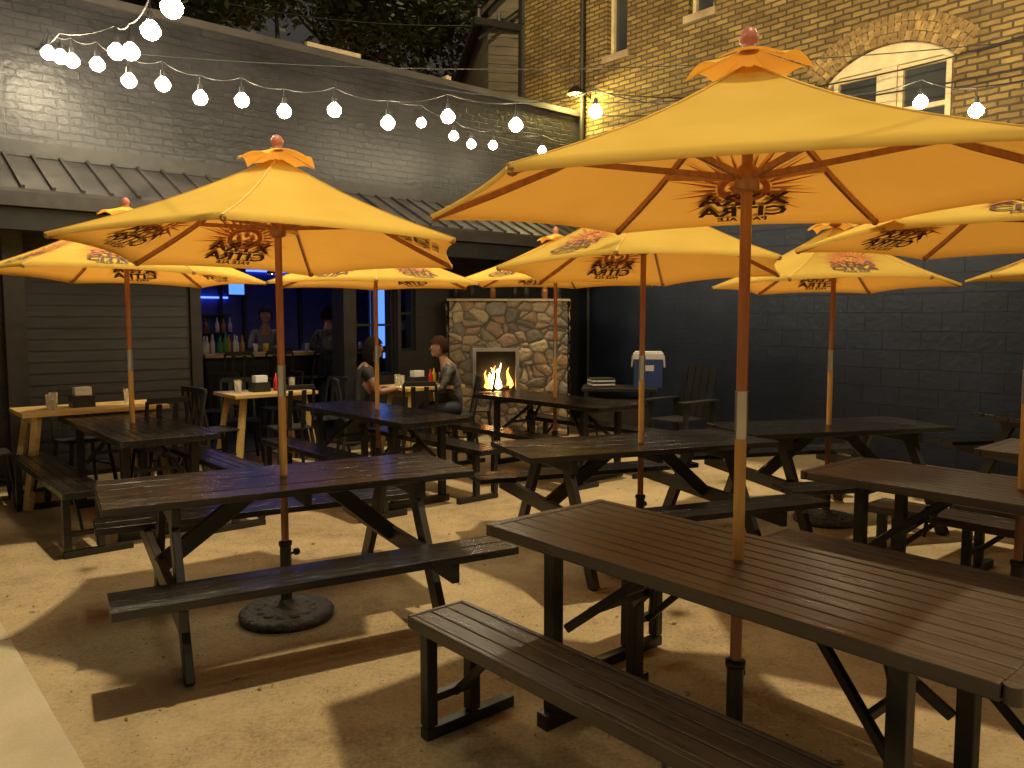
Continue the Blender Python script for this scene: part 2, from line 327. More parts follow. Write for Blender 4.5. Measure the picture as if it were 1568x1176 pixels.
def tableB(x,y,ang,L=1.8,k='black'):
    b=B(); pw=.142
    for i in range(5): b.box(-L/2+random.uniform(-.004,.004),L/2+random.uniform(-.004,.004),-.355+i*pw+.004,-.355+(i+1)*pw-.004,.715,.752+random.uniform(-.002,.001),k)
    for s in(-1,1):
        for i in range(2): y0=s*.70-.135+i*.137; b.box(-L/2,L/2,y0,y0+.13,.413,.45,k)
        xl=s*(L/2-.30)
        b.box(xl-.02,xl+.02,-.34,.34,.63,.7145,'frame')
        b.box(xl-.062,xl-.0225,-.83,.83,.322,.4125,'frame')
        for t in(-1,1): b.beam((xl,t*.20,.71),(xl,t*.60,.0),.038,.095,'frame',up=(0,1,0))
        b.beam((xl-.0425,0,.37),(xl-s*.42,0,.70),.04,.085,'frame',up=(0,0,1))
    b.box(-.02,.02,-.33,.33,.66,.7145,'frame')
    b.obj('picnic_table',place(x,y,ang),bevel=.004)
tableA(.765,2.64,VANG,bsh=.03)
tableB(-1.16,4.12,math.atan2(.496,.868))
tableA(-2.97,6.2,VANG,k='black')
tableB(.82,5.28,math.atan2(.36,.93))
tableB(2.45,6.12,math.atan2(.25,.97),L=1.7)
tableA(2.43,3.76,VANG)
tableA(3.8,4.5,VANG)
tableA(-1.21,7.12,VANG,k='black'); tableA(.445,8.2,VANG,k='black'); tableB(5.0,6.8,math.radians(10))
umbrella(.765,2.64,45,[0],R=1.10,tilt=(1.4,-1.0),zr=1.955)
umbrella(-1.19,4.1,35,[1,2,5],R=1.03,tilt=(-3.0,0),zr=1.91)
umbrella(-2.98,6.21,20,[0,1,3,4],tilt=(-1.5,1),zr=1.89,R=1.04)
umbrella(.85,5.2,12,[1,3],R=.97,tilt=(-3,0),zr=1.88)
umbrella(2.44,6.09,50,[0,3],R=.90,zr=1.82,za=2.27,tilt=(-2,0))
umbrella(2.44,3.76,28,[1,3],R=1.08,zr=1.94)
umbrella(5.0,6.8,10,[0,2])
umbrella(-1.21,7.12,40,[3,4,0],zr=1.87,za=2.3,R=1.0); umbrella(.445,8.2,15,[1,3])
# ---------------------------------------------------------------- left building
LB=empty('black_brick_building')
def child(b,name,bevel=0):
    return b.obj(name,ML,LB,bevel)
b=B(); b.box(-0.0,15,-.25,0,2.62,4.62,'blackbrick'); child(b,'upper_wall')
b=B()
hs=[(4.18,5.92,0,2.3),(3.42,3.98,.85,2.1),(3.10,3.34,1.15,2.1)]
b.holes(0,15,0,2.619,-.25,-.001,hs,'clap'); child(b,'lower_wall')
b=B(); z=.05
while z<2.5:
    v=[(6.02,.004,z),(9.6,.004,z),(9.6,.022,z),(6.02,.022,z),(6.02,.004,z+.108),(9.6,.004,z+.108),(9.6,.010,z+.108),(6.02,.010,z+.108)]
    b.add(v,[(0,3,2,1),(4,5,6,7),(0,1,5,4),(1,2,6,5),(2,3,7,6),(3,0,4,7)],'clap'); z+=.11
b.box(5.90,6.01,.002,.06,0,2.5,'trimdark'); b.box(4.04,4.20,.002,.08,0,2.5,'trimdark'); b.box(7.55,7.72,.035,.16,0,2.5,'trimdark')
b.box(4.21,5.89,.002,.06,2.28,2.5,'trimdark'); b.box(3.36,3.41,.002,.05,.7,2.3,'trimdark')
child(b,'siding')
b=B()
for (x0,x1,z0,z1) in hs[1:]:
    for xx in(x0,x1-.03): b.box(xx,xx+.03,-.12,-.06,z0,z1,'frame')
    n=2 if x1-x0>.4 else 1
    for i in range(1,n): xx=x0+(x1-x0)*i/n; b.box(xx-.012,xx+.012,-.11,-.07,z0+.03,z1-.03,'frame')
    for zz in(z0,z1-.03,(z0+z1)/2): b.box(x0+.031,x1-.031,-.115,-.065,zz,zz+.03,'frame')
child(b,'window_frames')
b=B(); b.box(-.0,15,-.33,.06,4.622,4.70,'coping'); 
for x0,x1 in((3.9,4.6),(2.55,2.62)): b.box(x0,x1,-.30,.065,4.702,4.75,'copingpale')
b.box(-.1,15,-9,-.26,4.3,4.45,'ceil'); b.box(-.1,.1,-9,-.26,0,4.6,'blackbrick'); b.box(0,15,-9.2,-9,0,4.6,'blackbrick'); b.box(14.8,15,-8.99,-.26,0,4.29,'blackbrick')
child(b,'parapet_and_roof')
b=B(); y1=.95; zt,ze=3.12,2.66
v=[(.2,.004,zt),(15,.004,zt),(15,y1,ze),(.2,y1,ze)]; v+= [(p[0],p[1],p[2]-.03) for p in v]
b.add(v,[(0,1,2,3),(7,6,5,4),(2,3,7,6)],'roofmetal')
x=.3
while x<15:
    b.beam((x,.01,zt+.012),(x,y1+.01,ze+.012),.03,.03,'roofmetal',up=(0,0,1)); x+=.23
b.box(.2,15,y1-.03,y1+.015,ze-.15,ze-.032,'trimdark'); b.box(.2,15,.005,.12,zt-.05,zt+.09,'trimdark')
b.box(.2,15,y1-.16,y1-.05,ze-.34,ze-.155,'matte')
for xx in [.6+1.2*i for i in range(12)]: b.beam((xx,.01,2.38),(xx,y1-.06,ze-.10),.05,.08,'frame')
b.box(.2,15,.01,y1-.17,ze-.15,ze-.12,'trimdark')
child(b,'awning')
b=B(); b.box(.1,9,-4.6,-4.4,.01,2.75,'roomwall'); b.box(8.9,9.1,-4.39,-.26,.01,2.75,'roomwall'); b.box(.1,9,-4.39,-.26,2.70,2.75,'ceil'); b.box(.1,9,-4.39,-.26,.004,.012,'ceil')
b.box(2.4,5.6,-4.38,-4.1,.02,1.0,'frame'); b.box(2.4,5.6,-4.38,-4.05,1.001,1.04,'trimdark')
for zz in(1.32,1.62): b.box(3.9,5.4,-4.38,-4.18,zz,zz+.03,'trimdark')
for xx in(1.6,2.6,3.6,4.0): b.box(xx,xx+.05,-4.385,-4.30,.02,2.6,'trimdark')
child(b,'bar_room')
b=B(); b.box(3.9,5.4,-4.36,-4.34,1.9,1.93,'blueled'); b.box(2.4,3.6,-4.36,-4.345,2.36,2.39,'blueled'); b.box(1.2,6.4,-2.3,-2.26,2.62,2.65,'blueled'); child(b,'led_strip')
b=B(); b.box(3.65,3.9,-4.29,-4.27,1.97,2.2,'bluescreen'); b.box(3.62,3.93,-4.298,-4.292,1.94,2.23,'frame'); b.obj('television',ML)
b=B(); b.box(1.7,2.0,-3.0,-2.97,.9,2.4,'bluescreen'); b.box(1.66,2.04,-3.04,-3.005,.0,2.45,'frame'); b.obj('drink_fridge',ML)
b=B(); b.box(2.3,5.15,-2.45,-1.95,1.04,1.09,'pine'); b.box(2.35,5.1,-2.35,-2.1,.02,1.039,'frame'); b.obj('bar_counter',ML,bevel=.006)
cols=[(.5,.3,.05),(.6,.05,.03),(.7,.7,.65),(.1,.35,.12),(.6,.45,.1),(.3,.12,.04),(.55,.55,.6)]
for i,c in enumerate(cols): M['bt%d'%i]=mat('bottle_glass_%d'%i,c,.1,var=.1)
b=B()
def bottle(b,x,y,z,k,h=.28,r=.036):
    X=Matrix.Translation((x,y,z)); b.lathe([(0,0),(r,0),(r,h*.55),(r*.4,h*.72),(r*.35,h),(0,h)],k,10,X)
for x in [3.95+.09*i for i in range(16)]: 
    for z in(1.041,1.351): 
        if random.random()<.85: bottle(b,x+random.uniform(-.02,.02),-4.24+random.uniform(0,.04),z,'bt%d'%random.randrange(7),random.uniform(.18,.25))
for x in [4.5+.07*i for i in range(9)]: bottle(b,x,-2.25+random.uniform(-.08,.08),1.091,'bt%d'%random.choice((1,2,6,2,3,0)),random.uniform(.22,.31),.03)
for i in range(14): x=random.uniform(2.5,4.4); b.lathe([(0,0),(.03,0),(.035,.12),(0,.12)],random.choice(('clear','bt2','bt6','must')),8,Matrix.Translation((x,-2.2+random.uniform(-.15,.15),1.091)))
b.obj('liquor_bottles',ML)
def pt(lx,ly,fr=ML): return fr@Vector((lx,ly,0))
b=B(); M['warmlamp']=emat('warm_lamp',(1,.66,.32),130)
for x in(4.9,3.9,2.9): 
    b.cyl((x,-2.6,2.3),(x,-2.6,2.7),.006,.006,'frame',6); b.lathe([(.02,2.36),(.05,2.32),(.09,2.23)],'frame',14,Matrix.Translation((x,-2.6,0))); b.sphere((x,-2.6,2.26),.03,'warmlamp',8)
b.obj('pendant_lamps',ML)
# ---------------------------------------------------------------- right building
RB=empty('yellow_brick_building')
x0,x1,zs,zt_=-5.32,-3.93,4.30,4.62
hw=[(-.87,-.48,5.43,7.3),(-2.34,-1.95,5.6,7.4),(x0,x1,3.35,zt_),(-8.6,-7.6,5.0,6.9)]
b=B(); b.holes(-16,1.35,2.9,12,-.35,0,hw,'yellowbrick')
cx=(x0+x1)/2; hwid=(x1-x0)/2; rise=.27; R_=(hwid*hwid+rise*rise)/(2*rise); zc=zs+rise-R_
def arc(x): return zc+math.sqrt(max(0,R_*R_-(x-cx)**2))
n=20
for i in range(n):
    a=x0+(x1-x0)*i/n; c=x0+(x1-x0)*(i+1)/n
    v=[(a,0,arc(a)),(c,0,arc(c)),(c,0,zt_),(a,0,zt_),(a,-.35,arc(a)),(c,-.35,arc(c)),(c,-.35,zt_),(a,-.35,zt_)]
    b.add(v,[(3,2,1,0),(0,1,5,4)],'yellowbrick')
b.obj('brick_wall',MR,RB)
b=B(); am=math.asin((hwid+.04)/R_)
for row in range(3):
    rr_=R_+.052+row*.100; nb=int(2*am*rr_/.072)
    for i in range(nb):
        a=-am+2*am*(i+.5)/nb; dx,dz=math.sin(a),math.cos(a)
        b.beam((cx+dx*(rr_-.046),-.026+random.uniform(-.002,.002),zc+dz*(rr_-.046)),(cx+dx*(rr_+.046),-.026,zc+dz*(rr_+.046)),.062,.062,random.choice(('archbrick','archbrick2','archbrick2')),up=(0,1,0))
for h in(hw[0],hw[1],hw[3]): b.box(h[0]-.06,h[1]+.06,-.1,.05,h[2]-.10,h[2]-.001,'copingpale')
b.obj('brick_arch',MR,RB,bevel=.004)
b=B()
def sash(x0,x1,z0,z1,y=-.12,fw=.055):
    b.box(x0,x0+fw,y-.05,y+.03,z0,z1,'white'); b.box(x1-fw,x1,y-.05,y+.03,z0,z1,'white')
    b.box(x0+fw,x1-fw,y-.045,y+.025,z0,z0+fw,'white'); b.box(x0+fw,x1-fw,y-.045,y+.025,z1-fw,z1,'white'); zm=(z0+z1)/2; b.box(x0+fw,x1-fw,y-.045,y+.028,zm-.025,zm+.025,'white')
    b.box(x0+fw,x1-fw,y-.03,y-.02,z0+fw,z1-fw,'glass'); b.box(x0+fw+.02,x1-fw-.02,y-.10,y-.095,zm+.1,z1-fw,'curtain')
for h in(hw[0],hw[1],hw[3]): sash(*h)
sash(x0+.05,cx-.09,3.36,4.33); sash(cx+.09,x1-.05,3.36,4.33); b.box(cx-.085,cx+.085,-.17,-.07,3.36,4.40,'white')
for i in range(n):
    a=x0+(x1-x0)*i/n; c=x0+(x1-x0)*(i+1)/n
    v=[(a,-.06,arc(a)-.001),(c,-.06,arc(c)-.001),(c,-.06,min(4.335,arc(c)-.06)),(a,-.06,min(4.335,arc(a)-.06)),(a,-.18,arc(a)-.001),(c,-.18,arc(c)-.001),(c,-.18,min(4.335,arc(c)-.06)),(a,-.18,min(4.335,arc(a)-.06))]
    b.add(v,[(0,1,2,3),(4,7,6,5),(3,2,6,7)],'white')
for h in hw: b.box(h[0],h[1],-.34,-.33,h[2],h[3],'ceil')
b.obj('windows',MR,RB)
b=B(); b.box(-16,-.0,-.30,.06,0,2.86,'blueblock'); b.obj('painted_block_wall',MR,RB)
b=B(); b.box(-16,0,-.02,.10,2.862,2.898,'trimdark'); b.box(-16,1.34,-8,-.36,0,11.9,'ceil'); b.box(1.3,1.349,-7.9,-.36,0,12,'yellowbrick'); b.obj('ledge',MR,RB)
b=B(); b.cyl((-.25,.12,0),(-.25,.12,2.8),.04,.04,'frame'); b.cyl((-.06,.09,2.9),(-.06,.09,12),.035,.035,'trimdark'); b.obj('downpipe',MR,RB)
# ---------------------------------------------------------------- neighbour house, tree, utility pole
M['siding']=mat('grey_siding',(.22,.19,.15),.7,var=.25,scale=3,stretch=(1,1,6)); M['shing']=mat('shingles',(.05,.045,.04),.8,var=.4,scale=12)
H=empty('neighbour_house'); b=B(); HX=place(1.0,18,math.radians(10))
b.box(-1.9,1.9,-2.5,2.5,0,7.3,'siding'); b.add([(-1.9,-2.5,7.3),(1.9,-2.5,7.3),(0,-2.5,9.3)],[(0,1,2)],'siding'); b.add([(-1.9,2.5,7.3),(1.9,2.5,7.3),(0,2.5,9.3)],[(0,1,2)],'siding')
z=.2
while z<7.2: b.box(-1.92,1.92,-2.53,-2.501,z,z+.02,'siding'); z+=.16
b.obj('walls',HX,H)
b=B()
for s in(-1,1): b.add([(s*2.2,-2.8,7.0),(0,-2.8,9.35),(0,2.8,9.35),(s*2.2,2.8,7.0),(s*2.2,-2.8,6.9),(0,-2.8,9.25),(0,2.8,9.25),(s*2.2,2.8,6.9)],[(0,1,2,3),(0,1,5,4),(0,3,7,4),(4,5,6,7)],'shing')
b.box(-1.2,-.5,-2.56,-2.5,5.8,7.0,'white'); b.box(-1.1,-.6,-2.58,-2.561,5.9,6.9,'glass'); b.obj('roof',HX,H)
b=B(); b.cyl((0,0,0),(0,0,10.5),.13,.09,'clap',12); b.beam((-1,0,6.9),(1,0,6.9),.1,.12,'clap'); b.beam((-1,0,7.6),(1,0,7.6),.1,.12,'clap')
b.beam((-.9,0,6.6),(.9,.0,8.0),.05,.05,'clap')
for x in(-.9,-.5,.5,.9):
    for z in(6.96,7.66): b.cyl((x,0,z),(x,0,z+.16),.04,.03,'steel',8)
b.cyl((.3,0,5.9),(.3,0,6.5),.2,.2,'coping',14); b.obj('utility_pole',place(.22,15.2,math.radians(25)))
b=B()
def wire(b,a,c,sag,r=.010,n=14):
    a=Vector(a);c=Vector(c); pts=[a.lerp(c,i/n)-Vector((0,0,sag*4*(i/n)*(1-i/n))) for i in range(n+1)]; b.tube(pts,r,'socket',5); return pts
for (a,c,s) in [((.9,15.0,7.0),(8,6,5.3),.5),((.5,15.0,7.7),(7.5,6.2,5.0),.7),((.1,15.2,7.0),(8,5.5,4.7),.4),((.1,15.2,7.7),(7,5.5,5.6),.5),((.3,15.1,6.5),(6.2,6.9,4.55),.5),((2.3,11.3,4.9),(6.2,6.6,5.4),.35),((1.2,12.2,4.95),(5,7.9,4.3),.3),((1.2,12.2,4.6),(6,6.6,4.0),.25),((-8,15,8.0),(.2,15.2,7.0),.4),((-8,16,9),(.2,15.2,7.7),.4)]: wire(b,a,c,s)
b.obj('power_lines')
M['foli']=mat('foliage_dark',(.045,.06,.022),.7,var=.6,scale=1.2); M['foli2']=mat('foliage_light',(.10,.115,.045),.7,var=.5,scale=1.2); M['bark']=mat('bark',(.09,.07,.05),.9,var=.4)
def tree(x,y,h,cr,seed,nl):
    rnd=random.Random(seed); T_=empty('shade_tree'); T_.location=(x,y,0); b=B(); tips=[]
    def limb(p,d,l,r,lev):
        q=p
        for i in range(3):
            d2=(d+Vector((rnd.uniform(-.2,.2),rnd.uniform(-.2,.2),rnd.uniform(-.05,.1)))).normalized(); e=q+d2*l/3; b.cyl(q,e,r*(1-.22*i),r*(1-.22*(i+1)),'bark',7,caps=False); q=e; d=d2
            if lev>=3: tips.append(q)
        if lev>=2: tips.append(q)
        if lev<4:
            for i in range(3):
                a=rnd.uniform(0,6.28); limb(q,(d*.7+Vector((math.cos(a)*.9,math.sin(a)*.9,rnd.uniform(-.35,.4)))).normalized(),l*.68,r*.5,lev+1)
    limb(Vector((0,0,0)),Vector((0,0,1)),h*.45,.3,0)
    b.obj('trunk',None,T_)
    b=B()
    for t in tips:
        den=.35+.65*rnd.random()
        for k in range(int(nl*den)):
            p=t+Vector((rnd.gauss(0,cr),rnd.gauss(0,cr),rnd.gauss(0,cr*.6))); s=rnd.uniform(.08,.15)
            a=Vector((rnd.uniform(-1,1),rnd.uniform(-1,1),rnd.uniform(-.6,.6))).normalized(); c=a.cross(Vector((rnd.uniform(-1,1),rnd.uniform(-1,1),1))).normalized()
            b.add([p-a*s,p+c*s*.5,p+a*s,p-c*s*.5],[(0,1,2,3)],'foli' if rnd.random()<.6 else 'foli2')
    b.obj('crown',None,T_)
tree(-2.4,18.5,10.5,.40,3,85); tree(-.6,25,15,.5,11,60)
# ---------------------------------------------------------------- fireplace
F=empty('stone_fireplace'); FX=place(-.045,10.55,math.radians(3))
fw,fh,fd=1.56,1.80,.8; ox0,ox1,oz0,oz1=-.44,.10,.60,1.15
pal=[(.26,.20,.13),(.34,.255,.15),(.20,.175,.14),(.29,.19,.11),(.38,.30,.18),(.16,.135,.10)]
sm=bpy.data.materials.new('field_stone'); t=nt(sm); o_=t.nodes.new('ShaderNodeOutputMaterial'); p_=t.nodes.new('ShaderNodeBsdfPrincipled'); at=t.nodes.new('ShaderNodeVertexColor'); at.layer_name='Col'
nn=t.nodes.new('ShaderNodeTexNoise'); nn.inputs['Scale'].default_value=20; nn.inputs['Detail'].default_value=6; mm=t.nodes.new('ShaderNodeMix'); mm.data_type='RGBA'; mm.blend_type='OVERLAY'; mm.inputs[0].default_value=.6
t.links.new(at.outputs[0],mm.inputs[6]); t.links.new(nn.outputs[0],mm.inputs[7]); t.links.new(mm.outputs[2],p_.inputs['Base Color']); p_.inputs['Roughness'].default_value=.8; t.links.new(p_.outputs[0],o_.inputs[0]); M['stone']=sm
def stoneface(name,nu,nv,fn,skip=None):
    vs=[];cs=[];fs=[]
    for j in range(nv+1):
        for i in range(nu+1):
            base,nrm,(u,w)=fn(i/nu,j/nv)
            q=Vector((u*5.2+.3*noise.noise(Vector((u*5,w*5,0))),w*7.2,3.1)); d,pts=noise.voronoi(q,distance_metric='DISTANCE',exponent=2.5)
            e=min(1,max(0,(d[1]-d[0])*3.2)); h=math.sqrt(e)*.06*(.6+.6*abs(noise.noise(pts[0]*7.3)))+.008*noise.noise(Vector((u*30,w*30,1)))
            vs.append(tuple(base+nrm*h)); k=int(abs(noise.noise(pts[0]*3.7+Vector((9,1,2))))*40)%6
            c=pal[k]; cs.append(c+(1,) if e>.16 else (.10,.085,.065,1))
    for j in range(nv):
        for i in range(nu):
            if skip and skip((i+.5)/nu,(j+.5)/nv): continue
            o=j*(nu+1)+i; fs.append((o,o+1,o+nu+2,o+nu+1))
    me=bpy.data.meshes.new(name); me.from_pydata(vs,[],fs); ca=me.color_attributes.new('Col','FLOAT_COLOR','POINT')
    for i,c in enumerate(cs): ca.data[i].color=c
    me.materials.append(M['stone']); me.polygons.foreach_set('use_smooth',[True]*len(fs)); o=bpy.data.objects.new(name,me); S.collection.objects.link(o); o.matrix_world=FX; o.parent=F
stoneface('front_stones',150,176,lambda a,c:(Vector((-fw/2+a*fw,0,c*fh)),Vector((0,-1,0)),(a*fw,c*fh)),lambda a,c: ox0<-fw/2+a*fw<ox1 and oz0<c*fh<oz1)
stoneface('left_stones',70,150,lambda a,c:(Vector((-fw/2,fd-a*fd,c*fh)),Vector((-1,0,0)),(a*fd+5,c*fh)))
stoneface('right_stones',70,150,lambda a,c:(Vector((fw/2,a*fd,c*fh)),Vector((1,0,0)),(a*fd+9,c*fh)))
b=B(); b.box(-fw/2-.03,fw/2+.03,-.07,fd,fh,fh+.03,'copingpale')
b.box(ox0,ox1,.35,.37,oz0,oz1,'frame'); b.box(ox0-.01,ox0,.0,.35,oz0,oz1,'frame'); b.box(ox1,ox1+.01,.0,.35,oz0,oz1,'frame'); b.box(ox0,ox1,.0,.35,oz0-.01,oz0,'frame'); b.box(ox0,ox1,.0,.35,oz1,oz1+.01,'frame')
for q in((ox0-.035,ox0+.01),(ox1-.01,ox1+.035)): b.box(q[0],q[1],-.085,-.03,oz0-.035,oz1+.035,'steel')
b.box(ox0+.011,ox1-.011,-.083,-.032,oz1-.01,oz1+.035,'steel'); b.box(ox0+.011,ox1-.011,-.083,-.032,oz0-.035,oz0+.01,'steel')
b.obj('firebox',FX,F)
b=B()
rr=random.Random(4)
for i in range(15):
    x=ox0+.13+rr.random()*.36; y=.10+rr.random()*.14; h=rr.uniform(.12,.38)*(1-.9*abs(x-ox0-.33)); w=rr.uniform(.025,.05); k='fire1' if i%2 else 'fire2'
    vs=[];n=8;pr=[(0.3,0),(1,.14),(.8,.34),(.5,.56),(.25,.78),(.08,.94),(0,1)]; ph=rr.uniform(0,6)
    for (r,zz) in pr:
        for j in range(n): a=2*math.pi*j/n; vs.append((x+math.sin(ph+zz*5)*.045*zz+r*w*math.cos(a),y+r*w*.6*math.sin(a),oz0+.03+zz*h))
    b.add(vs,[(q*n+j,q*n+(j+1)%n,(q+1)*n+(j+1)%n,(q+1)*n+j) for q in range(len(pr)-1) for j in range(n)],k,True)
b.obj('flames',FX,F)
b=B(); b.cyl((ox0+.08,.2,oz0+.03),(ox1-.08,.15,oz0+.05),.03,.025,'bark'); b.cyl((ox0+.1,.1,oz0+.03),(ox1-.1,.26,oz0+.06),.025,.02,'bark'); b.obj('logs',FX,F)
b=B()
for i,x in enumerate((-.7,-.48,-.2,.1,.25,.5,.68)): b.lathe([(0,0),(.04,0),(.045,.13),(.02,.17),(.02,.2)],('frame','trimdark','bt5')[i%3],10,FX@Matrix.Translation((x,.25,fh+.031)))
b.obj('mantel_bottles')
# ---------------------------------------------------------------- cafe tables & chairs
def cafe_table(x,y,ang,L=1.1,W=.62,h=.80,cond=True):
    b=B(); n=5
    for i in range(n): b.box(-L/2,L/2,-W/2+i*W/n+.002,-W/2+(i+1)*W/n-.002,h-.035,h,'pine')
    for s in(-1,1):
        for q in(-1,1): b.beam((s*(L/2-.12),q*(W/2-.1),h-.04),(s*(L/2-.01),q*(W/2-.02),0),.055,.055,'pine')
        b.box(s*(L/2-.11)-.02,s*(L/2-.11)+.02,-W/2+.09,W/2-.09,h-.11,h-.036,'pine')
    b.obj('cafe_table',place(x,y,ang),bevel=.003)
    X=place(x,y,ang,h+.001); b=B()
    b.box(-.02,.16,-.08,.08,0,.10,'frame',X); b.box(.0,.13,-.05,.05,.101,.17,'wht',X); b.obj('napkin_holder')
    if cond:
        b=B(); b.lathe([(0,0),(.028,0),(.028,.12),(.01,.15),(.004,.19),(0,.19)],'ketch',12,X@Matrix.Translation((-.1,.03,0))); b.lathe([(0,0),(.028,0),(.028,.12),(.01,.15),(.004,.19),(0,.19)],'must',12,X@Matrix.Translation((-.17,.0,0))); b.obj('condiment_bottles')
    b=B()
    for xx,yy in((.27,-.1),(.33,.08),(-.32,-.05)): b.lathe([(0,0),(.03,0),(.037,.13),(.034,.13),(.028,.01),(0,.01)],'clear',14,X@Matrix.Translation((xx,yy,0)))
    b.obj('drinking_glasses')
def chair(x,y,ang,sh=.46,name='metal_chair',bh=.42):
    b=B(); k='matte'; b.box(-.19,.19,-.19,.19,sh-.02,sh,k)
    for s in(-1,1):
        b.beam((s*.16,.16,sh-.02),(s*.21,.21,0),.03,.03,k); b.beam((s*.16,-.16,sh-.02),(s*.21,-.23,0),.03,.03,k); b.beam((s*.175,-.175,sh),(s*.17,-.25,sh+bh),.028,.022,k); b.beam((s*.07,-.185,sh),(s*.07,-.245,sh+bh-.03),.05,.008,k,up=(0,1,0))
        b.beam((s*.19,-.19,sh*.45),(s*.19,.19,sh*.45),.015,.02,k)
    b.beam((-.17,-.25,sh+bh),(.17,-.25,sh+bh),.03,.05,k); b.obj(name,place(x,y,ang),bevel=.004)
cafe_table(-3.72,7.0,VANG+1.57,L=1.15,cond=False); cafe_table(-2.62,8.45,VANG+1.57,L=.9); cafe_table(-1.05,9.25,VANG+1.57,L=.8)
for x,y,a in((-4.4,6.55,-.9),(-3.2,7.5,2.2),(-4.0,7.35,.9+3.14),(-3.1,6.9,.8),(-2.15,8.95,2.5),(-3.0,8.0,-.7),(-2.3,8.2,.6),(-3.0,8.75,3.6),(-.45,9.75,1.6),(-1.0,8.65,.1)): chair(x,y,a)
for lx in(4.9,4.35,3.8,3.2,2.7): p=pt(lx,-1.55); chair(p.x,p.y,math.atan2(V.y,V.x)-1.57+random.uniform(-.3,.3),.76,'bar_stool',.36)
for lx,ly in((5.4,-.9),(4.7,-.7)): p=pt(lx,ly); chair(p.x,p.y,random.uniform(0,6),.46)
def slatchair(x,y,ang):
    b=B(); k='matte'
    for i in range(5): b.box(-.24+i*.098,-.24+i*.098+.08,-.26,.24,.40,.42,k)
    for i in range(5): b.beam((-.2+i*.1,-.25,.42),(-.2+i*.1,-.38,1.0+.02*(2-abs(i-2))),.08,.018,k,up=(0,1,0))
    for s in(-1,1): b.beam((s*.27,.22,0),(s*.27,.22,.62),.05,.04,k); b.beam((s*.27,-.30,0),(s*.27,-.28,.62),.05,.04,k); b.box(s*.27-.05,s*.27+.05,-.33,.3,.621,.645,k)
    b.beam((-.24,-.37,.85),(.24,-.37,.85),.02,.05,k); b.obj('slatted_armchair',place(x,y,ang),bevel=.003)
slatchair(1.93,9.15,math.radians(130))
b=B(); b.box(-.45,.45,-.28,.28,.70,.74,'frame'); 
for s in(-1,1):
    for q in(-1,1): b.beam((s*.4,q*.24,0),(s*.4,q*.24,.70),.04,.04,'frame')
b.box(-.4,.4,-.24,.24,.25,.28,'frame'); b.box(-.36,.34,-.2,.2,.281,.6,'trimdark'); b.obj('service_cart',place(1.32,9.75,math.radians(-8)),bevel=.004)
b=B(); X=place(1.66,9.7,math.radians(-10),.742)
b.box(-.17,.17,-.15,.15,0,.34,'blue',X); b.box(-.18,.18,-.16,.16,.341,.41,'wht',X); b.box(-.16,.16,-.14,.14,.4105,.43,'wht',X)
for s in(-1,1): b.beam((s*.185,-.1,.38),(s*.195,-.1,.25),.02,.02,'wht',X=X); b.beam((s*.185,.1,.38),(s*.195,.1,.25),.02,.02,'wht',X=X); b.beam((s*.195,-.1,.25),(s*.195,.1,.25),.02,.02,'wht',X=X)
b.box(-.07,.07,-.153,-.1505,.2,.27,'wht',X); b.obj('drinks_cooler',bevel=.012)
b=B(); X=place(1.1,9.72,.2,.742)
for i in range(5): b.box(-.15,.13,-.12,.12,i*.022,i*.022+.018,'wht' if i%2 else 'trimdark',X)
b.obj('tray_stack')
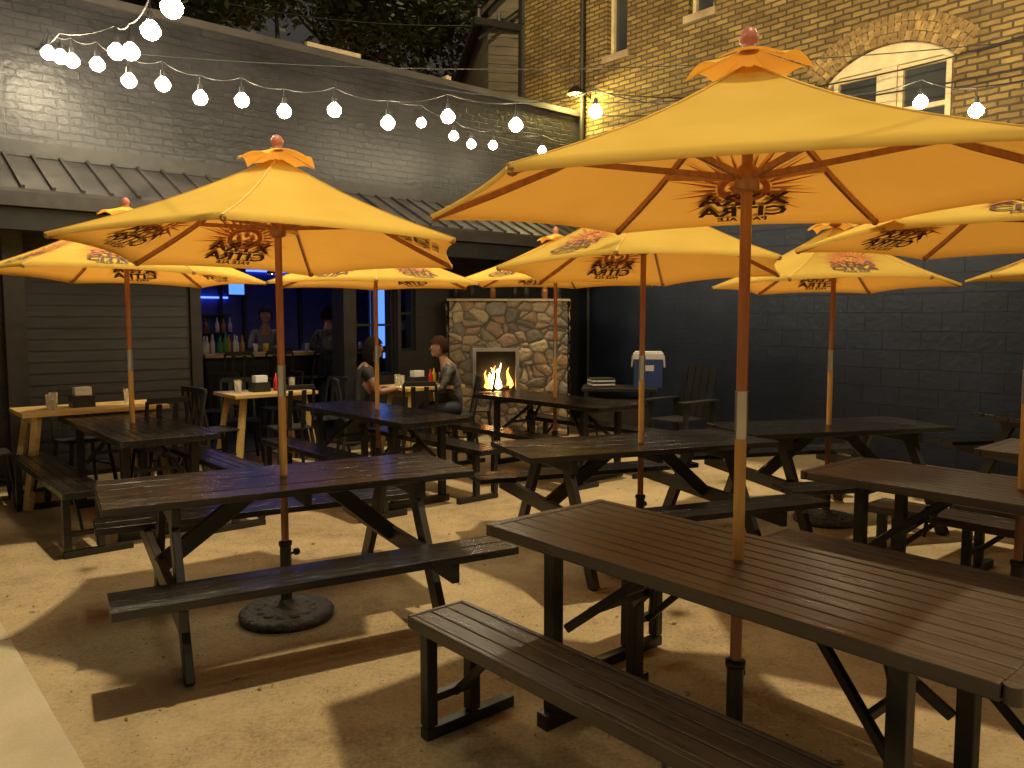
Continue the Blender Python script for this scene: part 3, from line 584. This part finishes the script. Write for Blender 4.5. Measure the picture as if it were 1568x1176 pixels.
# ---------------------------------------------------------------- people
def skinned(verts,edges,rad):
    me=bpy.data.meshes.new('s'); me.from_pydata(verts,edges,[]); o=bpy.data.objects.new('s',me); S.collection.objects.link(o)
    o.modifiers.new('k','SKIN'); sv=me.skin_vertices[0].data
    for i,r in enumerate(rad): sv[i].radius=(r,r) if not isinstance(r,tuple) else r
    sv[0].use_root=True
    sb=o.modifiers.new('u','SUBSURF'); sb.levels=2; sb.render_levels=2
    bpy.context.view_layer.update(); m2=bpy.data.meshes.new_from_object(o.evaluated_get(bpy.context.evaluated_depsgraph_get()))
    r=([v.co.copy() for v in m2.vertices],[tuple(p.vertices) for p in m2.polygons]); bpy.data.objects.remove(o); return r
def person(x,y,ang,pose,shirt,pants,hair,longhair=False,lean=.06,z0=0,sleeve=True,name='seated_person'):
    if pose=='sit':
        J=dict(pel=(0,0,.55),sp=(0,.0+lean*.3,.74),ch=(0,lean,.93),nk=(0,lean*1.5,1.08),hd=(0,lean*1.9,1.16))
        hipz=.53; kn=(.12,.42,.53); an=(.12,.40,.10); toe=(.13,.53,.05)
    else:
        J=dict(pel=(0,0,.94),sp=(0,lean*.3,1.12),ch=(0,lean,1.30),nk=(0,lean*1.6,1.46),hd=(0,lean*2,1.54)); hipz=.90; kn=(.11,.05,.50); an=(.11,.0,.09); toe=(.12,.14,.04)
    cz=J['ch'][2]
    V_=[J['pel'],J['sp'],J['ch'],J['nk'],J['hd']]; E=[(0,1),(1,2),(2,3),(3,4)]; Rr=[(.14,.11),(.125,.10),(.15,.105),.055,.05]; tag=['p','s','s','k','k']
    for s in(-1,1):
        o=len(V_); V_+=[(s*.175,lean,cz+.07),(s*.23,lean+.10,cz-.17),(s*.14,lean+.33,cz-.14)]; E+=[(2,o),(o,o+1),(o+1,o+2)]; Rr+=[.06,.043,.028]; tag+=['s','s' if sleeve else 'k','k']
        o=len(V_); V_+=[(s*.09,0.02,hipz),(s*kn[0],kn[1],kn[2]),(s*an[0],an[1],an[2]),(s*toe[0],toe[1],toe[2])]; E+=[(0,o),(o,o+1),(o+1,o+2),(o+2,o+3)]; Rr+=[.095,.065,.042,.035]; tag+=['p','p','p','b']
    vs,fs=skinned(V_,E,Rr); b=B(); 
    mk={'p':pants,'s':shirt,'k':'skin','b':'frame'}
    VV=[Vector(v) for v in V_]; groups={}
    for f in fs:
        c=sum((vs[i] for i in f),Vector())/len(f); best=None
        for (i,j) in E:
            d=VV[j]-VV[i]; t=max(0,min(1,(c-VV[i]).dot(d)/max(1e-6,d.length_squared))); dist=(VV[i]+d*t-c).length
            if best is None or dist<best[0]: best=(dist,i,j,t)
        _,i,j,t=best; tg=tag[j] if t>.35 else tag[i]
        if tag[i]=='s' and tag[j]=='k' : tg='s' if t<(.75 if sleeve and j>4 else .35) else 'k'
        if (i,j)==(0,1): tg='p' if t<.25 else 's'
        groups.setdefault(mk[tg],[]).append(f)
    for k,ff in groups.items(): b.add(vs,ff,k,True)
    for s in(-1,1):
        w=Vector((s*.14,lean+.33,cz-.14)); b.sphere(w+Vector((-s*.01,.045,-.005)),.04,'skin',10,sc=(.9,1.1,.5))
        for q in range(4):
            p0=w+Vector(((-.028+q*.018),.08,-.003)); ln=(.030,.036,.033,.026)[q]; p1=p0+Vector((0,ln,-.006)); p2=p1+Vector((0,ln*.6,-.022)); b.cyl(p0,p1,.009,.008,'skin',7); b.cyl(p1,p2,.008,.0065,'skin',7); b.sphere(p2,.0065,'skin',6)
        p0=w+Vector((-s*.035,.03,0)); p1=p0+Vector((-s*.025,.03,-.006)); b.cyl(p0,p1,.011,.009,'skin',7); b.cyl(p1,p1+Vector((-s*.004,.025,-.008)),.009,.007,'skin',7)
    hc=Vector(J['hd'])+Vector((0,.025,.075))
    b.sphere(hc,.1,'skin',18,sc=(.76,.93,1.12)); b.sphere(hc+Vector((0,.05,-.065)),.05,'skin',12,sc=(.85,.8,.8))
    b.add([hc+Vector(p) for p in((-.012,.088,.015),(.012,.088,.015),(.017,.09,-.025),(-.017,.09,-.025),(0,.118,-.022))],[(0,1,4),(1,2,4),(2,3,4),(3,0,4)],'skin',True)
    for s in(-1,1):
        b.sphere(hc+Vector((s*.076,-.005,-.005)),.024,'skin',8,sc=(.35,.7,1)); b.sphere(hc+Vector((s*.03,.082,.012)),.011,'wht',8); b.sphere(hc+Vector((s*.03,.091,.012)),.005,'hairk',6); b.beam(hc+Vector((s*.015,.091,.034)),hc+Vector((s*.046,.083,.034)),.006,.006,hair)
    b.beam(hc+Vector((-.022,.089,-.055)),hc+Vector((.022,.089,-.055)),.008,.008,'ketch')
    vs=[];fs=[];n=28;m=18
    for j in range(m+1):
        ph=math.pi*j/m
        for i in range(n):
            t=2*math.pi*i/n; d=Vector((math.sin(ph)*math.cos(t),math.sin(ph)*math.sin(t),math.cos(ph))); r=.123+.009*noise.noise(d*7)
            p=Vector((d.x*r*.80,d.y*r*.93-.006,d.z*r*1.10+.006))
            if longhair and d.z<0: p.z*=2.2; p.x*=1.05; p.y-=.02
            vs.append(hc+p)
    for j in range(m):
        for i in range(n):
            t=2*math.pi*(i+.5)/n; ph=math.pi*(j+.5)/m; dy=math.sin(ph)*math.sin(t); dz=math.cos(ph)
            if (dy<.1 or dz>.42) and (dz>-.45 or (longhair and dy<.15)) and not(dz<-.05 and dy>-.15 and not longhair): fs.append((j*n+i,(j+1)*n+i,(j+1)*n+(i+1)%n,j*n+(i+1)%n))
    b.add(vs,fs,hair,True)
    b.obj(name,place(x,y,ang,z0))
M['plaid']=mat('patterned_shirt',(.07,.066,.06),.8,var=.9,scale=28); M['jeans']=mat('jeans',(.02,.027,.045),.8); M['tee']=mat('black_tee',(.015,.015,.017),.8); M['grey']=mat('grey_shirt',(.18,.17,.16),.8)
person(-.64,9.3,math.radians(100),'sit','plaid','jeans','hairb',lean=.10); chair(-.64,9.3,math.radians(100))
person(-1.72,8.9,math.radians(-70),'sit','tee','jeans','hairk',longhair=True,lean=.08,sleeve=False); chair(-1.72,8.9,math.radians(-70))
p=pt(3.55,-1.5); person(p.x,p.y,math.radians(20),'stand','plaid','jeans','hairk',lean=.12,name='standing_person')
p=pt(3.9,-2.9); person(p.x,p.y,math.radians(200),'stand','grey','jeans','hairk',lean=.08,name='standing_person')
p=pt(2.6,-.9); person(p.x,p.y,math.radians(60),'stand','tee','jeans','hairb',lean=.05,name='standing_person')
# ---------------------------------------------------------------- string lights
def string(pts,ends,drop=.10,r=.062):
    b=B(); P=[Vector(ends[0])]+[Vector(p)+Vector((0,0,drop+.09)) for p in pts]+[Vector(ends[1])]
    for a,c in zip(P[:-1],P[1:]):
        n=5; q=[a.lerp(c,i/n)-Vector((0,0,.035*4*(i/n)*(1-i/n))) for i in range(n+1)]; b.tube(q,.006,'socket',5)
    for p in pts:
        p=Vector(p); b.cyl(p+Vector((0,0,.045)),p+Vector((0,0,.11)),.024,.018,'socket',10); b.cyl(p+Vector((0,0,.1)),p+Vector((0,0,drop+.09)),.004,.004,'socket',5)
        b.lathe([(0,r),(.02,r*.98),(.024,r*.80),(r*.72,r*.45),(r*.97,r*.05),(r*.93,-r*.4),(r*.62,-r*.82),(r*.25,-r*1.0),(0,-r*1.03)],'bulb',12,Matrix.Translation(p))
    b.obj('string_lights')
string([(-4.07,7.21,3.90),(-3.86,7.2,3.83),(-3.64,7.2,3.80),(-3.27,6.99,3.6),(-2.98,6.99,3.57),(-2.70,7.08,3.48),(-2.34,7.08,3.46),(-2.0,7.17,3.39),(-1.56,7.17,3.40),(-1.106,7.27,3.315),(-.57,7.27,3.37),(.035,7.37,3.32),(.755,7.38,3.44),(1.5,7.35,3.30),(2.2,7.3,3.3),(2.9,7.25,3.35),(3.59,7.18,3.47),(4.02,7.07,3.37)],((-4.5,7.75,4.1),(5.4,7.3,3.9)))
string([(-3.85,7.0,3.80),(-2.98,6.19,3.58),(-2.73,5.88,3.48),(-2.27,5.17,3.38),(-1.88,4.56,3.29),(-1.4,3.8,3.28),(-.9,3.0,3.3),(-.4,2.2,3.35)],((-4.5,7.75,4.1),(.3,1.0,3.7)))
string([(-1.025,9.21,3.78),(-.68,9.5,3.70),(-.49,9.8,3.67),(-.235,10.1,3.72),(.396,10.7,3.78)],((-1.6,8.6,3.95),(1.0,12.3,4.2)),r=.055)
string([(.9,4.3,3.5),(1.7,3.8,3.4),(2.6,3.4,3.4),(3.5,3.0,3.4),(-.1,.9,3.3),(1.0,.7,3.3),(2.2,.9,3.3)],((-.5,4.6,3.9),(3.5,.9,3.7)))  # overhead string out of view, added for the light it gives
b=B(); wire(b,(-4.5,7.75,4.15),(5.9,6.95,4.1),.32,.005,24); wire(b,(-1.6,9.6,4.4),(3.5,9.6,4.3),.25,.005,20); b.obj('support_cable')
def lamp(name,typ,loc,energy,col,target=None,**kw):
    l=bpy.data.lights.new(name,typ); l.energy=energy; l.color=col
    for k,v in kw.items(): setattr(l,k,v)
    o=bpy.data.objects.new(name,l); S.collection.objects.link(o); o.location=loc
    if target is not None: o.rotation_euler=(Vector(target)-Vector(loc)).to_track_quat('-Z','Y').to_euler()
    return o
warm=(1,.74,.34)
wl=MR@Vector((-.15,.35,4.85)); W_=empty('wall_lamp'); b=B(); X=MR@Matrix.Translation((-.15,0,4.9)); b.cyl((0,0,0),(0,.3,.12),.018,.018,'frame',8,X); b.lathe([(.03,.12),(.10,.06),(.13,0)],'frame',16,X@Matrix.Translation((0,.32,0))); b.obj('shade',None,W_)
o=lamp('lamp','POINT',wl,80,(1,.80,.22),shadow_soft_size=.06); o.parent=W_
W2=empty('added_flood_light'); b=B(); X=Matrix.Translation((-5,-5,7.5)); b.cyl((-5,-5,0),(-5,-5,7.4),.09,.07,'coping'); b.box(-.3,.3,-.25,.05,-.12,.12,'frame',X); b.obj('post',None,W2)  # unseen flood and post, added to brighten the upper brick wall
o=lamp('lamp','SPOT',(-4.8,-4.6,7.4),8500,warm,target=(3.2,9.3,7.3),spot_size=math.radians(42),spot_blend=.45,shadow_soft_size=.25); o.parent=W2
# ---------------------------------------------------------------- key (yard light) and world
sd=Vector((-.24,.10,-1)); 
o=lamp('sun','SUN',(0,0,20),2.45,(1,.81,.50)); o.data.angle=math.radians(1.8); o.rotation_euler=sd.to_track_quat('-Z','Y').to_euler()
w=bpy.data.worlds.new('World'); S.world=w; w.use_nodes=True; t=w.node_tree; t.nodes.clear()
ow=t.nodes.new('ShaderNodeOutputWorld'); bg=t.nodes.new('ShaderNodeBackground'); bg2=t.nodes.new('ShaderNodeBackground'); ad=t.nodes.new('ShaderNodeAddShader')
sk=t.nodes.new('ShaderNodeTexSky'); sk.sky_type='NISHITA'; sk.sun_disc=False; sk.sun_elevation=math.radians(1); sk.sun_rotation=0
t.links.new(sk.outputs[0],bg.inputs[0]); bg.inputs[1].default_value=.002; bg2.inputs[0].default_value=(.044,.039,.035,1); bg2.inputs[1].default_value=1
t.links.new(bg.outputs[0],ad.inputs[0]); t.links.new(bg2.outputs[0],ad.inputs[1]); t.links.new(ad.outputs[0],ow.inputs[0])
# ---------------------------------------------------------------- camera
cd=bpy.data.cameras.new('Camera'); cd.sensor_width=36; cd.lens=1220/1568*36; cd.clip_end=500; co=bpy.data.objects.new('Camera',cd); S.collection.objects.link(co)
co.location=(0,0,1.57); co.rotation_euler=(math.radians(90-4.69),0,0); S.camera=co
